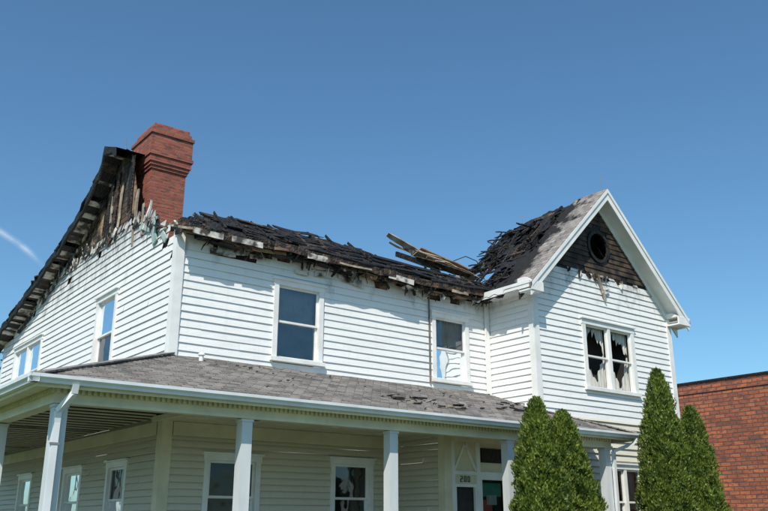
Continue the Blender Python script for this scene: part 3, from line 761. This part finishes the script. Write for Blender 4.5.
cone_tree('arborvitae_tree',12.50,10.6,3.66,.80,2)
cone_tree('arborvitae_tree',16.0,10.8,4.87,.72,3)
cone_tree('arborvitae_tree',16.82,10.6,4.10,.68,4)
def broadleaf(name,x,y,h,r,seed):
    rs=np.random.RandomState(seed); mb=MB()
    mb.cyl((0,0,0),(0,0,h*.55),.25,.14,'bark',10,False)
    for k in range(9):
        a=k*2.4; mb.cyl((0,0,h*(.3+.03*k)),(math.cos(a)*r*.6,math.sin(a)*r*.6,h*(.55+.04*k)),.09,.03,'bark',6,False)
    cl=[(rs.randn(3)*np.array([r*.42,r*.42,h*.16])+np.array([0,0,h*.68])) for _ in range(45)]
    for c in cl:
        for _ in range(150):
            p=c+rs.randn(3)*r*.14; u=rs.randn(3);u/=np.linalg.norm(u);v=np.cross(u,rs.randn(3));v/=np.linalg.norm(v)
            s=.14
            mb.poly([p-u*s,p+v*s*.5,p+u*s,p-v*s*.5],'leaf')
    o=mb.make(name,None,False); o.location=(x,y,0)
broadleaf('leafy_tree',11.6,62,12.2,4.0,5)
broadleaf('leafy_tree',4.0,70,11,4.5,6)
# ---------------------------------------------------------------- brick building
bb=bpy.data.objects.new('brick_building',None); scn.collection.objects.link(bb)
b=MB()
b.box(30,44,-6,40,0,6.86,'bldg'); b.box(29.95,44.05,-6.05,40.05,6.86,6.93,'char'); b.box(29.97,30,-6,40,6.45,6.53,'bldg')
for y in (-3,2,7,24,29,34):
    b.box(29.96,29.999,y,y+1.4,1.2,3.2,'dark'); b.box(29.9,29.999,y-.1,y+1.5,1.05,1.2,'concrete'); b.box(29.94,29.999,y-.05,y+1.45,3.2,3.4,'bldg')
    b.box(29.93,29.959,y+.66,y+.74,1.2,3.2,'trim')
b.make('walls',bb)
def sheet(name,x0,x1,y0,y1,z,m,th=None):
    g=MB()
    if th: g.box(x0,x1,y0,y1,z-th,z,m)
    else: g.poly([(x0,y0,z),(x1,y0,z),(x1,y1,z),(x0,y1,z)],m)
    g.make(name)
sheet('ground',-4000,4000,-4000,4000,0,'grass')
sheet('sidewalk',-60,60,2.5,4.3,.12,'concrete',.12)
sheet('road',-300,300,-7,2.5,.004,'asphalt')
sheet('front_path',12.5,14.3,4.3,10.85,.008,'concrete')
def contrail():
    m,nt,n,l,P=newmat('contrail_vapour')
    P.inputs['Base Color'].default_value=(.9,.9,.9,1); P.inputs['Roughness'].default_value=1
    u=nt.nodes.new('ShaderNodeTexCoord'); sp=nt.nodes.new('ShaderNodeSeparateXYZ'); l.new(u.outputs['UV'],sp.inputs[0])
    a=math2(nt,'ABSOLUTE',math2(nt,'SUBTRACT',sp.outputs[1],.5),0); f=rng(nt,a,0,.5,1,0)
    f=math2(nt,'MULTIPLY',math2(nt,'POWER',f,1.6),rng(nt,noise(nt,.012,5),.3,.7,.10,.42)); f=math2(nt,'MULTIPLY',f,rng(nt,sp.outputs[0],.7,1,1,0))
    l.new(f,P.inputs['Alpha']); M['contrail']=m
    pts=[(560,4450,1560),(760,4340,1440),(877,4272,1385),(960,4230,1330),(1025,4200,1275),(1085,4170,1215)]
    vs=[];fs=[]
    for p in pts: vs+=[(p[0],p[1],p[2]-32),(p[0],p[1],p[2]+32)]
    for i in range(len(pts)-1): fs.append((2*i,2*i+2,2*i+3,2*i+1))
    me=bpy.data.meshes.new('contrail_cloud'); me.from_pydata(vs,[],fs); uv=me.uv_layers.new()
    for pl_ in me.polygons:
        for li,vi in zip(pl_.loop_indices,pl_.vertices): uv.data[li].uv=((vi//2)/(len(pts)-1),vi%2)
    me.materials.append(m); o=bpy.data.objects.new('contrail_cloud',me); scn.collection.objects.link(o)
contrail()
# ---------------------------------------------------------------- light
S=Vector((-.62,-.52,.95)).normalized(); el=math.asin(S.z); az=math.atan2(S.x,S.y)
w=bpy.data.worlds.new('World'); scn.world=w; w.use_nodes=True; nt=w.node_tree
sk=nt.nodes.new('ShaderNodeTexSky'); sk.sky_type='NISHITA'; sk.sun_disc=False; sk.sun_elevation=el; sk.sun_rotation=az
sk.air_density=1.0; sk.dust_density=.8; sk.ozone_density=1.0; sk.altitude=0
bg=nt.nodes['Background']
nt.links.new(mixc(nt,1.0,sk.outputs[0],(.72,1.09,1.24),'MULTIPLY'),bg.inputs[0]); bg.inputs[1].default_value=.115
L=bpy.data.lights.new('sun','SUN'); L.energy=4.9; L.angle=math.radians(.5); L.color=(1,.93,.83)
lo=bpy.data.objects.new('sun',L); lo.rotation_euler=S.to_track_quat('Z','Y').to_euler(); scn.collection.objects.link(lo)
cam=bpy.data.cameras.new('camera'); cam.lens=38.9; cam.sensor_width=36; cam.clip_end=20000
co=bpy.data.objects.new('camera',cam); co.location=(0,0,1.6)
co.rotation_euler=(math.radians(90+17.8),0,-math.radians(37.73)); scn.collection.objects.link(co); scn.camera=co
scn.view_settings.view_transform='Standard'; scn.view_settings.look='None'; scn.view_settings.exposure=0
